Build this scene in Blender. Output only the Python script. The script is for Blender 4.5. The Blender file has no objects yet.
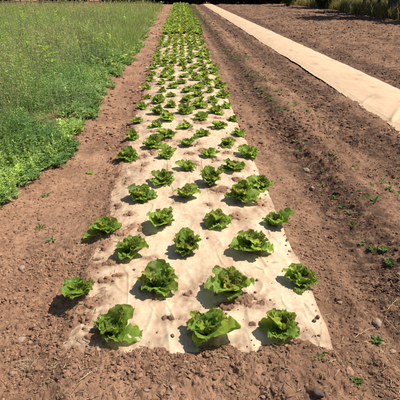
import bpy, math, random
import numpy as np
from mathutils import Vector, Matrix

# ------------------------------------------------------------------ camera, sky, sun, exposure
S = bpy.context.scene
COL = S.collection
R = math.radians
cam_d = bpy.data.cameras.new('camera')
cam_d.sensor_width = 36.0
cam_d.lens = 36.0 * 431.0 / 400.0
cam_d.clip_start = 0.05
cam_d.clip_end = 2000.0
cam = bpy.data.objects.new('camera', cam_d)
COL.objects.link(cam)
PITCH, YAW, CAM_Z, FPX = R(26.084), R(2.565), 1.57, 431.0
cam.location = (0.0, 0.0, CAM_Z)
cam.rotation_euler = (R(90) - PITCH, 0.0, -YAW)
S.camera = cam

SUN_EL, SUN_AZ = R(57.0), R(10.0)          # azimuth measured from +X towards +Y
world = bpy.data.worlds.new('World')
S.world = world
world.use_nodes = True
wn = world.node_tree.nodes
sky = wn.new('ShaderNodeTexSky')
sky.sky_type = 'NISHITA'
sky.sun_disc = False
sky.sun_elevation = SUN_EL
sky.sun_rotation = R(90) - SUN_AZ
sky.air_density = 1.0
sky.dust_density = 1.5
bg = wn['Background']
bg.inputs['Strength'].default_value = 0.065
world.node_tree.links.new(sky.outputs['Color'], bg.inputs['Color'])
sun_d = bpy.data.lights.new('sun', 'SUN')
sun_d.energy = 4.9
sun_d.angle = R(0.55)
sun_d.color = (1.0, 0.94, 0.85)
sun = bpy.data.objects.new('sun', sun_d)
COL.objects.link(sun)
sun.location = (20, 2, 25)
sdir = Vector((math.cos(SUN_EL) * math.cos(SUN_AZ), math.cos(SUN_EL) * math.sin(SUN_AZ), math.sin(SUN_EL)))
sun.rotation_euler = sdir.to_track_quat('Z', 'Y').to_euler()
S.view_settings.view_transform = 'Standard'
S.view_settings.look = 'None'
S.view_settings.exposure = 0.42
S.view_settings.gamma = 1.0
S.view_settings.use_curve_mapping = False
S.render.engine = 'CYCLES'
S.cycles.max_bounces = 6
S.cycles.transparent_max_bounces = 4

rng = np.random.default_rng(11)
random.seed(11)


def at(px, py, z=0.0):
    """the point of the plane at height z that the photograph shows at pixel px, py"""
    a, b = (px - 200) / FPX, -(py - 200) / FPX
    F = Vector((math.cos(PITCH) * math.sin(YAW), math.cos(PITCH) * math.cos(YAW), -math.sin(PITCH)))
    Rt = Vector((math.cos(YAW), -math.sin(YAW), 0))
    U = Vector((math.sin(PITCH) * math.sin(YAW), math.sin(PITCH) * math.cos(YAW), math.cos(PITCH)))
    d = F + a * Rt + b * U
    t = (z - CAM_Z) / d.z
    return d.x * t, d.y * t


# ------------------------------------------------------------------ noise
def h2(ix, iy, seed=0):
    ix = ix.astype(np.int64).astype(np.uint32)
    iy = iy.astype(np.int64).astype(np.uint32)
    n = ix * np.uint32(374761393) + iy * np.uint32(668265263) + np.uint32((seed * 974634777 + 12345) & 0xffffffff)
    n = (n ^ (n >> np.uint32(13))) * np.uint32(1274126177)
    n = (n ^ (n >> np.uint32(16))) * np.uint32(2246822519)
    n = n ^ (n >> np.uint32(15))
    return n.astype(np.float64) / 4294967295.0


def vn(x, y, seed=0):
    """value noise, -1..1"""
    x = np.asarray(x, float); y = np.asarray(y, float)
    ix, iy = np.floor(x), np.floor(y)
    fx, fy = x - ix, y - iy
    fx = fx * fx * fx * (fx * (fx * 6 - 15) + 10)
    fy = fy * fy * fy * (fy * (fy * 6 - 15) + 10)
    a = h2(ix, iy, seed); b = h2(ix + 1, iy, seed); c = h2(ix, iy + 1, seed); d = h2(ix + 1, iy + 1, seed)
    return ((a * (1 - fx) + b * fx) * (1 - fy) + (c * (1 - fx) + d * fx) * fy) * 2 - 1


def fbm(x, y, seed=0, octv=4, gain=0.5):
    s, a, t = 0.0, 1.0, 0.0
    x = np.asarray(x, float); y = np.asarray(y, float)
    for i in range(octv):
        s = s + a * vn(x * 2.03 ** i + 17.3 * i, y * 2.03 ** i - 9.1 * i, seed + i)
        t += a; a *= gain
    return s / t


def lumps(x, y, cell, seed, present=0.6):
    """height of roundish lumps sitting in a jittered grid of cells"""
    gx, gy = x / cell, y / cell
    wx = gx + 0.26 * fbm(gx * 2.3, gy * 2.3, seed + 50, 2); wy = gy + 0.26 * fbm(gx * 2.3 + 31, gy * 2.3, seed + 51, 2)
    ix, iy = np.floor(gx), np.floor(gy)
    out = np.zeros_like(gx)
    for dx in (-1, 0, 1):
        for dy in (-1, 0, 1):
            cx, cy = ix + dx, iy + dy
            px = cx + 0.15 + 0.7 * h2(cx, cy, seed); py = cy + 0.15 + 0.7 * h2(cx, cy, seed + 1)
            r = 0.18 + 0.5 * h2(cx, cy, seed + 2) ** 2.0
            on = h2(cx, cy, seed + 3) < present
            d2 = ((wx - px) ** 2 + ((wy - py) * (0.8 + 0.5 * h2(cx, cy, seed + 4))) ** 2) / (r * r)
            out = np.maximum(out, np.where(on & (d2 < 1), r * np.maximum(0, 1 - d2) ** .8, 0))
    return out * cell


def sm(a, b, x):
    t = np.clip((x - a) / (b - a), 0, 1)
    return t * t * (3 - 2 * t)


# ------------------------------------------------------------------ the relief of the field
FILM_END, FILM_FAR = 1.52, 16.9
FURROW_X = np.array([-60, -6, -2.2, -1.7, -1.3, -1.05, -.8, -.62, -.5, .60, .72, .82, .98, 1.12, 1.22, 1.30, 1.42, 1.55, 1.75, 1.95, 2.1, 2.24, 2.42, 2.69, 2.86, 3.66, 3.80, 3.9, 4.05, 4.2, 4.45, 4.8, 5.3, 400])
FURROW_Z = np.array([.02, .02, .03, .05, .03, 0, 0, .025, .045, .045, .025, .005, -.01, -.02, -.02, .0, .045, .055, .035, .01, 0, -.025, -.012, .020, -.012, .0, .02, 0, -.03, -.03, .02, .04, .02, .02])


def edge_l(y):
    return -0.535 + .03 * fbm(y * 1.9, y * 0 + 3.3, 71, 4) + .018 * vn(y * 11, y * 0, 72) - .004 * y


def edge_r(y):
    return 0.70 + .018 * fbm(y * 1.6, y * 0 + 8.3, 75, 3) + .004 * y


def edge_f(x):
    return FILM_END + .015 + .03 * vn(x * 6, x * 0 + 1.1, 77) + .03 * vn(x * 19, x * 0 + 4.1, 78) - .05 * sm(.15, .3, x) * (1 - sm(.4, .55, x)) - .02 * sm(.55, .7, x)


def film_z(x, y):
    t = np.clip((x - .08) / .66, -1.2, 1.2)
    z = .048 + .024 * (1 - np.abs(t) ** 4)
    w = vn(x * 9 + .8 * vn(x * 2, y * 1.3, 12), y * 1.6, 13)
    z = z + .0045 * fbm(x * 5, y * 1.4, 14, 3)
    z = z + .006 * np.maximum(0, 1 - np.abs(w) * 7) ** 1.5 * sm(-.2, .5, vn(x * 2.2, y * 1.5, 15))
    w2 = vn(x * 6 + y * 3.1, y * 5 - x * 2.2, 16)
    z = z + .006 * np.maximum(0, 1 - np.abs(w2) * 7) ** 2 * sm(.0, .6, vn(x * 3.2, y * 2.1, 17))
    w3 = vn(x * 7.5 - y * 2.4 + .5 * vn(x * 3, y * 3, 24), y * 2.6 + x * 1.5, 25)
    z = z + .0055 * np.maximum(0, 1 - np.abs(w3) * 11) * sm(-.1, .3, vn(x * 2.6, y * 1.9, 26))
    z = z + .0022 * vn(x * 21, y * 13, 19) + .0012 * vn(x * 48, y * 30, 21)
    z = z - .02 * (1 - sm(0, .06, y - FILM_END))
    return z


# patches of soil lying over the film: x, y, rx, ry, height
PATCHES = []
for px, py, rx, ry, hh in [(248, 301, .085, .05, 1.0), (187, 294, .04, .035, .8), (219, 190, .075, .06, 1), (262, 202, .06, .06, 1), (236, 217, .045, .05, .9), (135, 227, .05, .05, .9),
                           (105, 279, .05, .03, .8), (88, 279, .05, .04, .8), (118, 275, .05, .02, .8), (145, 165, .03, .05, .9), (140, 230, .04, .04, .8), (152, 258, .06, .02, .6), (205, 282, .03, .03, .6),
                           (226, 307, .05, .03, .8), (262, 254, .05, .03, .7), (236, 180, .05, .05, .8), (215, 160, .05, .06, .9), (203, 150, .05, .05, .9), (227, 153, .05, .06, .8), (176, 203, .03, .03, .7),
                           (95, 262, .035, .06, 1), (104, 243, .035, .07, 1), (113, 218, .03, .05, .9), (252, 325, .03, .03, .7), (156, 300, .03, .03, .7)]:
    x_, y_ = at(px, py, .07)
    PATCHES.append((x_, y_, rx, ry, hh))
for px, py in [(113, 331), (205, 335), (282, 330), (158, 289), (232, 293), (129, 253), (187, 252), (255, 249), (163, 224), (218, 224), (143, 199), (185, 198), (241, 201), (164, 183), (211, 184)]:
    x_, y_ = at(px, py, .068)
    PATCHES.append((x_ - .01, y_ - .015, .034, .034, 1.0))          # the planting holes
_pr = random.Random(5)
for px, py, rx, ry, hh in [(92, 300, .05, .05, 1), (84, 316, .04, .04, 1), (110, 262, .05, .03, .9), (122, 232, .05, .05, .9), (100, 330, .10, .05, 1), (128, 214, .04, .05, .8), (118, 205, .03, .06, .9), (127, 180, .03, .07, .9), (170, 320, .05, .03, .7), (150, 235, .04, .02, .7), (240, 275, .05, .02, .6), (208, 205, .04, .03, .7)]:
    x_, y_ = at(px, py, .07)
    PATCHES.append((x_, y_, rx, ry, hh))
for i in range(170):
    y_ = 3.7 + 13 * _pr.random() ** 1.0
    PATCHES.append((_pr.uniform(-.5, .66), y_, _pr.uniform(.03, .075), _pr.uniform(.03, .09), _pr.uniform(.6, 1)))


def patch_cover(x, y):
    out = np.zeros_like(x)
    on = (x > -.75) & (x < .95) & (y > 1.2) & (y < 17.3)
    if not on.any():
        return out
    xs, ys = x[on], y[on]
    acc = np.zeros_like(xs)
    for cx, cy, rx, ry, hh in PATCHES:
        rx, ry = rx * 1.35, ry * 1.3
        m = np.abs(ys - cy) < 3 * ry
        if m.any():
            acc[m] = np.maximum(acc[m], hh * np.exp(-(((xs[m] - cx) / rx) ** 2 + ((ys[m] - cy) / ry) ** 2)))
    acc = acc * (.72 + .75 * fbm(xs * 24, ys * 24, 91, 4)) 
    out[on] = acc
    return out


def rough(x, y):
    """how cloddy the ground is"""
    a = .62 + .2 * fbm(x * .9, y * .9, 31, 2)
    a = a + .45 * sm(1.0, 1.3, x) * (1 - .45 * np.exp(-((x - 1.65) / .2) ** 2)) + .25 * sm(.75, .9, x)
    a = a + .55 * np.exp(-((x + .72) / .16) ** 2) * sm(-.5, .3, fbm(x * 2, y * 2, 33, 2) + .1)
    a = a + .18 * (1 - sm(1.42, 1.62, y)) * sm(-.75, -.45, x)
    a = a + .25 * sm(3.9, 4.3, x) - .6 * sm(2.6, 2.75, x) * (1 - sm(3.6, 3.85, x))
    return a


def soil_z(x, y):
    x = np.asarray(x, float); y = np.asarray(y, float)
    wob = .02 * vn(x * 0 + 2.2, y * .55, 41) + .025 * fbm(x * 2.4, y * 2.4, 42, 2)
    keep = 1 - np.exp(-((x - .1) / .75) ** 4)
    far_bed = sm(17.4, 18.2, y)
    z = np.interp(x + wob * keep, FURROW_X, FURROW_Z)
    z = z + .025 * fbm(x * .35, y * .35, 43, 2) * sm(1.2, 3, np.abs(x - .1))
    a = rough(x, y)
    lines = sm(.78, .92, x) * (1 - sm(2.40, 2.55, x)) + .6 * sm(4.3, 4.6, x) * (1 - sm(9, 14, x))
    ph_ = x / .215 + .05 * vn(x * 0 + 5.5, y * .4, 52) + .10 * fbm(x * 3, y * 2.2, 53, 2)
    z = z + lines * .013 * np.sin(2 * np.pi * ph_) * (.65 + .5 * vn(x * 1.5, y * .7, 54))
    z = z + a * (.011 * fbm(x * 3.3, y * 3.3, 44, 3) + .012 * fbm(x * 14, y * 14, 45, 4, .6))
    near = y < 12
    if near.all() or near.any():
        zz = np.zeros_like(z)
        xs, ys, as_ = x[near], y[near], a[near]
        zz[near] = as_ * (.30 * lumps(xs, ys, .12, 201, .3) + .48 * lumps(xs, ys, .052, 211, .45) + .6 * lumps(xs, ys, .024, 221, .6) + .006 * fbm(xs * 42, ys * 42, 225, 3)) * (.55 + .6 * sm(-.3, .5, fbm(xs * 2.2, ys * 2.2, 46, 2)))
        z = z + zz
    z = z + (1 - near) * a * .03 * fbm(x * 6, y * 6, 47, 3)
    # ploughed ground beyond the second film
    z = z + sm(4.3, 5, x) * (.016 * np.sin(x * 9 + 2.5 * fbm(x * .6, y * .6, 48, 2)) * (1 - sm(14, 30, y)) + .03 * fbm(x * 4.5, y * 4.5, 49, 3))
    # bank over the buried end of the film
    end = np.exp(-((y - 1.44) / .09) ** 2) * sm(-.66, -.5, x) * (1 - sm(.66, .8, x))
    z = z + .022 * end
    z = z - .02 * (1 - sm(.9, 1.4, y))
    # soil drawn over the film's edge on the path side
    hump = np.exp(-((x - edge_l(np.clip(y, 1, 60)) + .015) / .055) ** 2) * sm(1.5, 1.7, y) * (1 - sm(16.8, 17.4, y))
    z = z - .02 * sm(2.5, 2.7, x) * (1 - sm(3.6, 3.75, x))
    z = z + hump * (.024 + .02 * fbm(x * 8, y * 5, 61, 3))
    # under the film
    inside = np.minimum(np.minimum(x - edge_l(np.clip(y, 1, 60)) - .012 * vn(x * 40, y * 22, 62), edge_r(np.clip(y, 1, 60)) - x + .02), np.minimum(y - edge_f(x), FILM_FAR + .05 - y))
    w = sm(-.03, .03, inside)
    fz = film_z(x, y)
    pc = patch_cover(x, y)
    z = z * (1 - w) + w * (fz - .024 - .012 * sm(6, 14, y) + (.031 + .012 * sm(6, 14, y)) * sm(.22, .62, pc) + .008 * np.clip(pc, 0, 1.2) + .006 * pc * fbm(x * 60, y * 60, 63, 2) + .45 * pc * lumps(x, y, .02, 231, .7))
    # the film hides soil next to its clean edge
    return z


F2L, F2R = 2.77, 3.74


def film2_z(x, y):
    t = (x - F2L) / (F2R - F2L)
    z = .034 + .040 * (1 - (2 * t - 1) ** 2) + .008 * fbm(x * 3, y * 1.2, 301, 3) + .002 * vn(x * 15, y * 9, 302)
    z = z + .004 * np.maximum(0, 1 - np.abs(vn(x * 4, y * 2.6 + x * 3, 303)) * 5) ** 2
    z = z - .006 * sm(.93, 1.0, t)
    return z


# ------------------------------------------------------------------ mesh and material helpers
def mesh_np(name, verts, faces_list, smooth=True, uv=None, col=None, colname='tint', attrs=None):
    """faces_list: list of (k x n) int arrays, n corners each"""
    me = bpy.data.meshes.new(name)
    verts = np.ascontiguousarray(verts, dtype=np.float32)
    me.vertices.add(len(verts))
    me.vertices.foreach_set('co', verts.ravel())
    loops = np.concatenate([f.ravel() for f in faces_list]).astype(np.int32)
    tot = np.concatenate([np.full(len(f), f.shape[1], np.int32) for f in faces_list])
    start = np.concatenate([[0], np.cumsum(tot)[:-1]]).astype(np.int32)
    me.loops.add(len(loops))
    me.loops.foreach_set('vertex_index', loops)
    me.polygons.add(len(tot))
    me.polygons.foreach_set('loop_start', start)
    me.polygons.foreach_set('loop_total', tot)
    me.polygons.foreach_set('use_smooth', np.full(len(tot), smooth, bool))
    if uv is not None:
        l = me.uv_layers.new(name='UVMap')
        l.data.foreach_set('uv', np.ascontiguousarray(uv[loops], dtype=np.float32).ravel())
    if col is not None:
        c = me.color_attributes.new(colname, 'FLOAT_COLOR', 'POINT')
        cc = np.ones((len(verts), 4), np.float32); cc[:, :col.shape[1]] = col
        c.data.foreach_set('color', cc.ravel())
    for k, v in (attrs or {}).items():
        a = me.attributes.new(k, 'FLOAT', 'POINT')
        a.data.foreach_set('value', np.ascontiguousarray(v, dtype=np.float32))
    me.update(calc_edges=True)
    me.validate()
    return me


def link(name, me, mat=None, parent=None, loc=None):
    o = bpy.data.objects.new(name, me)
    COL.objects.link(o)
    if mat is not None and me is not None and not me.materials:
        me.materials.append(mat)
    if parent is not None:
        o.parent = parent
    if loc is not None:
        o.location = loc
    return o


def tag(o, label=None, cat=None, group=None, kind=None):
    if label: o['label'] = label
    if cat: o['category'] = cat
    if group: o['group'] = group
    if kind: o['kind'] = kind
    return o


def empty(name, loc, rz=0.0, sc=1.0):
    o = bpy.data.objects.new(name, None)
    o.empty_display_size = .1
    COL.objects.link(o)
    o.location = loc; o.rotation_euler = (0, 0, rz); o.scale = (sc, sc, sc)
    return o


def grid_faces(nr, nc):
    i = np.arange(nr - 1)[:, None] * nc + np.arange(nc - 1)[None, :]
    i = i.ravel()
    return np.stack([i, i + 1, i + nc + 1, i + nc], 1)


class NT:
    def __init__(s, name):
        s.m = bpy.data.materials.new(name); s.m.use_nodes = True
        s.t = s.m.node_tree; s.n = s.t.nodes; s.b = s.n['Principled BSDF']; s.out = s.n['Material Output']

    def add(s, typ, **kw):
        n = s.n.new(typ)
        for k, v in kw.items():
            if k in n.inputs: n.inputs[k].default_value = v
            else: setattr(n, k, v)
        return n

    def ln(s, a, b): s.t.links.new(a, b)

    def coords(s): return s.add('ShaderNodeTexCoord').outputs['Object']

    def noise(s, scale, detail=4, rough=.55, vec=None):
        n = s.add('ShaderNodeTexNoise'); n.inputs['Scale'].default_value = scale; n.inputs['Detail'].default_value = detail; n.inputs['Roughness'].default_value = rough
        if vec is not None: s.ln(vec, n.inputs['Vector'])
        return n.outputs['Fac']

    def ramp(s, fac, stops):
        r = s.add('ShaderNodeValToRGB')
        e = r.color_ramp.elements
        while len(e) < len(stops): e.new(.5)
        for el, (p, c) in zip(e, stops):
            el.position = p; el.color = (c, c, c, 1) if not isinstance(c, (tuple, list)) else (*c, 1)
        s.ln(fac, r.inputs['Fac'])
        return r.outputs['Color']

    def mix(s, a, b, fac, mode='MIX'):
        n = s.add('ShaderNodeMix'); n.data_type = 'RGBA'; n.blend_type = mode
        for v, i in ((a, 6), (b, 7), (fac, 0)):
            if hasattr(v, 'is_linked') or hasattr(v, 'links'): s.ln(v, n.inputs[i])
            elif isinstance(v, (tuple, list)): n.inputs[i].default_value = (*v, 1) if len(v) == 3 else v
            else: n.inputs[i].default_value = v
        return n.outputs[2]

    def math(s, op, a, b=0.0):
        n = s.add('ShaderNodeMath'); n.operation = op
        for v, i in ((a, 0), (b, 1)):
            if hasattr(v, 'links'): s.ln(v, n.inputs[i])
            else: n.inputs[i].default_value = v
        return n.outputs[0]

    def bump(s, h, strength, dist, prev=None):
        n = s.add('ShaderNodeBump'); n.inputs['Strength'].default_value = strength; n.inputs['Distance'].default_value = dist
        s.ln(h, n.inputs['Height'])
        if prev is not None: s.ln(prev, n.inputs['Normal'])
        return n.outputs['Normal']

    def attr(s, name, out='Color'):
        n = s.add('ShaderNodeAttribute'); n.attribute_name = name
        return n.outputs[out]


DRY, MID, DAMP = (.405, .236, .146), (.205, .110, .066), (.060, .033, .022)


def soil_material():
    t = NT('soil'); v = t.coords()
    n1 = t.noise(1.7, 5, .6, v); n2 = t.noise(24, 6, .65, v); n3 = t.noise(140, 3, .6, v)
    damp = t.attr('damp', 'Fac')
    k = t.math('ADD', t.math('MULTIPLY', n1, .40), t.math('ADD', t.math('MULTIPLY', n2, .38), t.math('MULTIPLY', n3, .22)))
    c = t.mix(DRY, MID, t.ramp(k, [(.41, 0.0), (.57, 1.0)]))
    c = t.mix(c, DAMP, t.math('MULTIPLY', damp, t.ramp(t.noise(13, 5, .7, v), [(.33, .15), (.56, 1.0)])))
    c = t.mix(c, (.40, .25, .16), t.ramp(n3, [(.62, 0.0), (.75, .55)]))
    t.ln(c, t.b.inputs['Base Color'])
    t.b.inputs['Roughness'].default_value = .95
    t.b.inputs['Specular IOR Level'].default_value = .15
    b = t.bump(t.noise(420, 2, .6, v), .5, .002)
    b = t.bump(n3, .75, .006, b)
    b = t.bump(n2, .7, .016, b)
    t.ln(b, t.b.inputs['Normal'])
    return t.m


def clod_material():
    t = NT('soil_clod'); v = t.coords()
    n2 = t.noise(60, 5, .65, v); n3 = t.noise(240, 3, .6, v)
    c = t.mix(t.attr('tint'), (.33, .20, .125), t.ramp(n2, [(.45, 0.0), (.75, .5)]))
    t.ln(c, t.b.inputs['Base Color'])
    t.b.inputs['Roughness'].default_value = .95; t.b.inputs['Specular IOR Level'].default_value = .15
    t.ln(t.bump(n3, .5, .003, t.bump(n2, .5, .006)), t.b.inputs['Normal'])
    return t.m


def film_material():
    t = NT('mulch_film'); v = t.coords()
    mp = t.add('ShaderNodeMapping'); mp.inputs['Scale'].default_value = (9, 1.6, 1); t.ln(v, mp.inputs['Vector'])
    streak = t.noise(1.3, 5, .6, mp.outputs['Vector'])
    blot = t.noise(5, 5, .62, v); fine = t.noise(120, 3, .6, v); mid = t.noise(34, 4, .6, v)
    c = t.mix((.61, .490, .350), (.53, .410, .28), t.ramp(mid, [(.35, 0.0), (.7, 1.0)]))
    c = t.mix(c, (.44, .29, .185), t.ramp(streak, [(.46, 0.0), (.68, .75)]))
    c = t.mix(c, (.42, .27, .17), t.ramp(blot, [(.52, 0.0), (.70, .65)]))
    c = t.mix(c, (.57, .395, .245), t.attr('tan', 'Fac'))
    c = t.mix(c, (.25, .145, .088), t.math('MULTIPLY', t.attr('dirt', 'Fac'), t.ramp(mid, [(.3, .35), (.62, 1.0)])))
    t.ln(c, t.b.inputs['Base Color'])
    t.b.inputs['Roughness'].default_value = .62; t.b.inputs['Specular IOR Level'].default_value = .25
    t.ln(t.bump(fine, .3, .002, t.bump(mid, .25, .006)), t.b.inputs['Normal'])
    return t.m


def leaf_material(name, base, trans, tmix=.38, rough=.42, spec=.5, veins=True):
    t = NT(name); v = t.coords()
    tint = t.attr('tint')
    n = t.noise(38, 4, .6, v)
    c = t.mix(tuple(x * 1.12 for x in base), tuple(x * .55 for x in base), t.ramp(n, [(.38, 0.0), (.68, .9)]))
    c = t.mix(c, tint, 1.0, 'MULTIPLY')
    tc = t.mix(trans, tint, 1.0, 'MULTIPLY')
    if veins:
        u = t.attr('rib', 'Fac')
        c = t.mix(c, (.30, .40, .13), t.math('MULTIPLY', u, .9))
        tc = t.mix(tc, (.40, .50, .16), t.math('MULTIPLY', u, .6))
        n4 = t.noise(85, 3, .55, v)
        t.ln(t.bump(n4, .45, .006), t.b.inputs['Normal'])
    t.ln(c, t.b.inputs['Base Color'])
    t.b.inputs['Roughness'].default_value = rough
    t.b.inputs['Specular IOR Level'].default_value = spec
    tr = t.add('ShaderNodeBsdfTranslucent'); t.ln(tc, tr.inputs['Color'])
    mx = t.add('ShaderNodeMixShader'); mx.inputs[0].default_value = tmix
    t.ln(t.b.outputs[0], mx.inputs[1]); t.ln(tr.outputs[0], mx.inputs[2]); t.ln(mx.outputs[0], t.out.inputs['Surface'])
    return t.m


def tint_material(name, rough=.8, tmix=0.0, gain=1.0, spec=.3):
    t = NT(name); v = t.coords()
    c = t.mix(t.attr('tint'), (.5, .5, .5), t.ramp(t.noise(9, 3, .6, v), [(.4, 0.0), (.8, .5)]), 'MULTIPLY')
    t.ln(c, t.b.inputs['Base Color'])
    t.b.inputs['Roughness'].default_value = rough; t.b.inputs['Specular IOR Level'].default_value = spec
    if tmix:
        tr = t.add('ShaderNodeBsdfTranslucent')
        t.ln(t.mix(t.attr('tint'), (gain, gain * .95, gain * .6), 1.0, 'MULTIPLY'), tr.inputs['Color'])
        mx = t.add('ShaderNodeMixShader'); mx.inputs[0].default_value = tmix
        t.ln(t.b.outputs[0], mx.inputs[1]); t.ln(tr.outputs[0], mx.inputs[2]); t.ln(mx.outputs[0], t.out.inputs['Surface'])
    return t.m


def bark_material():
    t = NT('bark'); v = t.coords()
    mp = t.add('ShaderNodeMapping'); mp.inputs['Scale'].default_value = (6, 6, 1.2); t.ln(v, mp.inputs['Vector'])
    n = t.noise(2.2, 6, .65, mp.outputs['Vector'])
    t.ln(t.mix((.045, .034, .026), (.13, .10, .075), t.ramp(n, [(.35, 0.0), (.7, 1.0)])), t.b.inputs['Base Color'])
    t.b.inputs['Roughness'].default_value = .9
    t.ln(t.bump(n, .8, .04), t.b.inputs['Normal'])
    return t.m


def wood_material(name, a, b):
    t = NT(name); v = t.coords()
    mp = t.add('ShaderNodeMapping'); mp.inputs['Scale'].default_value = (14, 14, 1.5); t.ln(v, mp.inputs['Vector'])
    n = t.noise(1.6, 5, .6, mp.outputs['Vector'])
    t.ln(t.mix(a, b, t.ramp(n, [(.35, 0.0), (.7, 1.0)])), t.b.inputs['Base Color'])
    t.b.inputs['Roughness'].default_value = .85
    t.ln(t.bump(n, .4, .01), t.b.inputs['Normal'])
    return t.m


def stone_material(name, a, b):
    t = NT(name); v = t.coords()
    n = t.noise(30, 5, .65, v)
    t.ln(t.mix(a, b, t.ramp(n, [(.35, 0.0), (.7, 1.0)])), t.b.inputs['Base Color'])
    t.b.inputs['Roughness'].default_value = .85
    t.ln(t.bump(n, .5, .006), t.b.inputs['Normal'])
    return t.m


M_SOIL, M_CLOD, M_FILM = soil_material(), clod_material(), film_material()
M_LETT = leaf_material('lettuce_leaf', (.158, .272, .046), (.46, .63, .085), .46, .45, .32)
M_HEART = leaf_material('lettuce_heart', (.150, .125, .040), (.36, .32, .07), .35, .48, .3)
M_WEED = leaf_material('weed_leaf', (.095, .200, .045), (.20, .38, .06), .38, .5, .35, False)
M_GRASS = tint_material('grass_blade', .6, .45, 1.6)
M_VETCH = tint_material('vetch_leaf', .55, .35, 1.5)
M_STRAW = tint_material('straw', .75)
M_CROWN = tint_material('tree_leaf', .6, .30, 1.5)
M_BARK = bark_material()
M_POST = wood_material('weathered_wood', (.30, .23, .18), (.45, .37, .29))
M_STONE = stone_material('stone', (.24, .155, .11), (.36, .25, .185))
M_DARK = stone_material('dark_stone', (.06, .038, .028), (.14, .09, .062))
M_PALE = stone_material('pale_stone', (.28, .19, .135), (.38, .28, .21))


# ------------------------------------------------------------------ ground
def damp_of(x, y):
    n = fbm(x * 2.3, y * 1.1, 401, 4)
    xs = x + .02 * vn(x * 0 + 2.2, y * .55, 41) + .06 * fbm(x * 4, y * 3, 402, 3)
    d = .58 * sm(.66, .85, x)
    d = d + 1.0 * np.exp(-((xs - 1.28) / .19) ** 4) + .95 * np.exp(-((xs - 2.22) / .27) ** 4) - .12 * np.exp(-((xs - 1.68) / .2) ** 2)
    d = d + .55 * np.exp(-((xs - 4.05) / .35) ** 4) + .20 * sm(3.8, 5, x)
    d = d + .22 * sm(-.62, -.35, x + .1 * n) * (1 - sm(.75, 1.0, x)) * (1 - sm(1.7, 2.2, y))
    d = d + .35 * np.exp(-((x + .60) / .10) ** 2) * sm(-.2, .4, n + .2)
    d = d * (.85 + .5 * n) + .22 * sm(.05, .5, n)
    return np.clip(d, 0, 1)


def build_ground():
    ys = [-5.0]
    while ys[-1] < .55:
        ys.append(ys[-1] + max(.02, .12 * (.75 - ys[-1])))
    while ys[-1] < 900:
        ys.append(ys[-1] * (1.0033 if ys[-1] < 6 else 1.0055 if ys[-1] < 12 else 1.011 if ys[-1] < 40 else 1.06))
    ys = np.array(ys)
    u = list(np.linspace(-.74, .84, 1300))
    st = .004
    lo, hi = u[0], u[-1]; left, right = [], []
    while lo > -6:
        lo -= st; left.append(lo)
        hi += st; right.append(hi); st *= 1.16
    u = np.array(left[::-1] + u + right)
    Y = ys[:, None] * np.ones_like(u)[None, :]
    X = u[None, :] * (np.maximum(ys, 0) + .35 + np.maximum(-ys, 0) * .4)[:, None]
    x, y = X.ravel(), Y.ravel()
    z = soil_z(x, y)
    z = z * (1 - sm(60, 90, np.abs(x))) * (1 - sm(90, 140, y))
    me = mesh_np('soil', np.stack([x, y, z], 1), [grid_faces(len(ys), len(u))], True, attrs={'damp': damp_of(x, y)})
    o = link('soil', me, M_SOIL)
    tag(o, 'bare reddish brown tilled soil', None, None, 'structure')


build_ground()


# ------------------------------------------------------------------ films
def build_film():
    ys = [FILM_END - .06]
    while ys[-1] < FILM_FAR: ys.append(ys[-1] * 1.0045)
    ys = np.array(ys)
    t = np.linspace(0, 1, 280)
    Y = ys[:, None] * np.ones_like(t)[None, :]
    el = edge_l(ys) - .03; er = edge_r(ys) + .005 * vn(ys * 14, ys * 0, 79)
    X = el[:, None] + (er - el)[:, None] * t[None, :]
    x, y = X.ravel(), Y.ravel()
    z = film_z(x, y)
    # the free edge lies down on the soil
    dr = (er[:, None] - X).ravel()
    z = z - .012 * (1 - sm(0, .05, dr)) + .012 * np.exp(-(dr / .035) ** 2) * sm(.1, .6, vn(y * 3.1, y * 0, 80))
    dirt = 1.15 * np.clip(patch_cover(x * 1.0, y) * 1.8, 0, .85) + .55 * np.exp(-(np.minimum(x - edge_l(y), edge_r(y) + .03 - x) / .06) ** 2) * sm(-.3, .4, fbm(x * 5, y * 3, 410, 3) + .1)
    dirt = dirt + .5 * np.exp(-((y - edge_f(x)) / .05) ** 2) * sm(-.2, .4, fbm(x * 9, y * 9, 411, 3))
    dirt = dirt + .5 * sm(.1, .5, fbm(x * 11 + y * 2, y * 2.2, 416, 4)) * sm(-.2, .4, fbm(x * 2.4, y * 1.8, 417, 2)) + .45 * sm(.2, .55, fbm(x * 7, y * 4, 412, 4)) + .45 * sm(.05, .5, fbm(x * 3.2, y * 2.2, 413, 4)) * sm(-.3, .3, fbm(x * 16, y * 9, 414, 3)) 
    dirt = dirt + .45 * (1 - sm(.02, .28, x - edge_l(y))) * sm(-.25, .35, fbm(x * 13 + y * 3, y * 4, 418, 4)) + .3 * (1 - sm(1.55, 1.85, y)) * sm(-.2, .4, fbm(x * 8, y * 8, 419, 4))
    me = mesh_np('mulch_film', np.stack([x, y, z], 1), [grid_faces(len(ys), len(t))], True, attrs={'dirt': np.clip(dirt, 0, 1), 'tan': np.clip(.15 + .3 * fbm(x * 2, y * 1.1, 415, 3), 0, 1)})
    o = link('mulch_film', me, M_FILM)
    tag(o, 'cream mulch film planted with lettuces, its near end buried in soil', 'mulch film')


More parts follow.
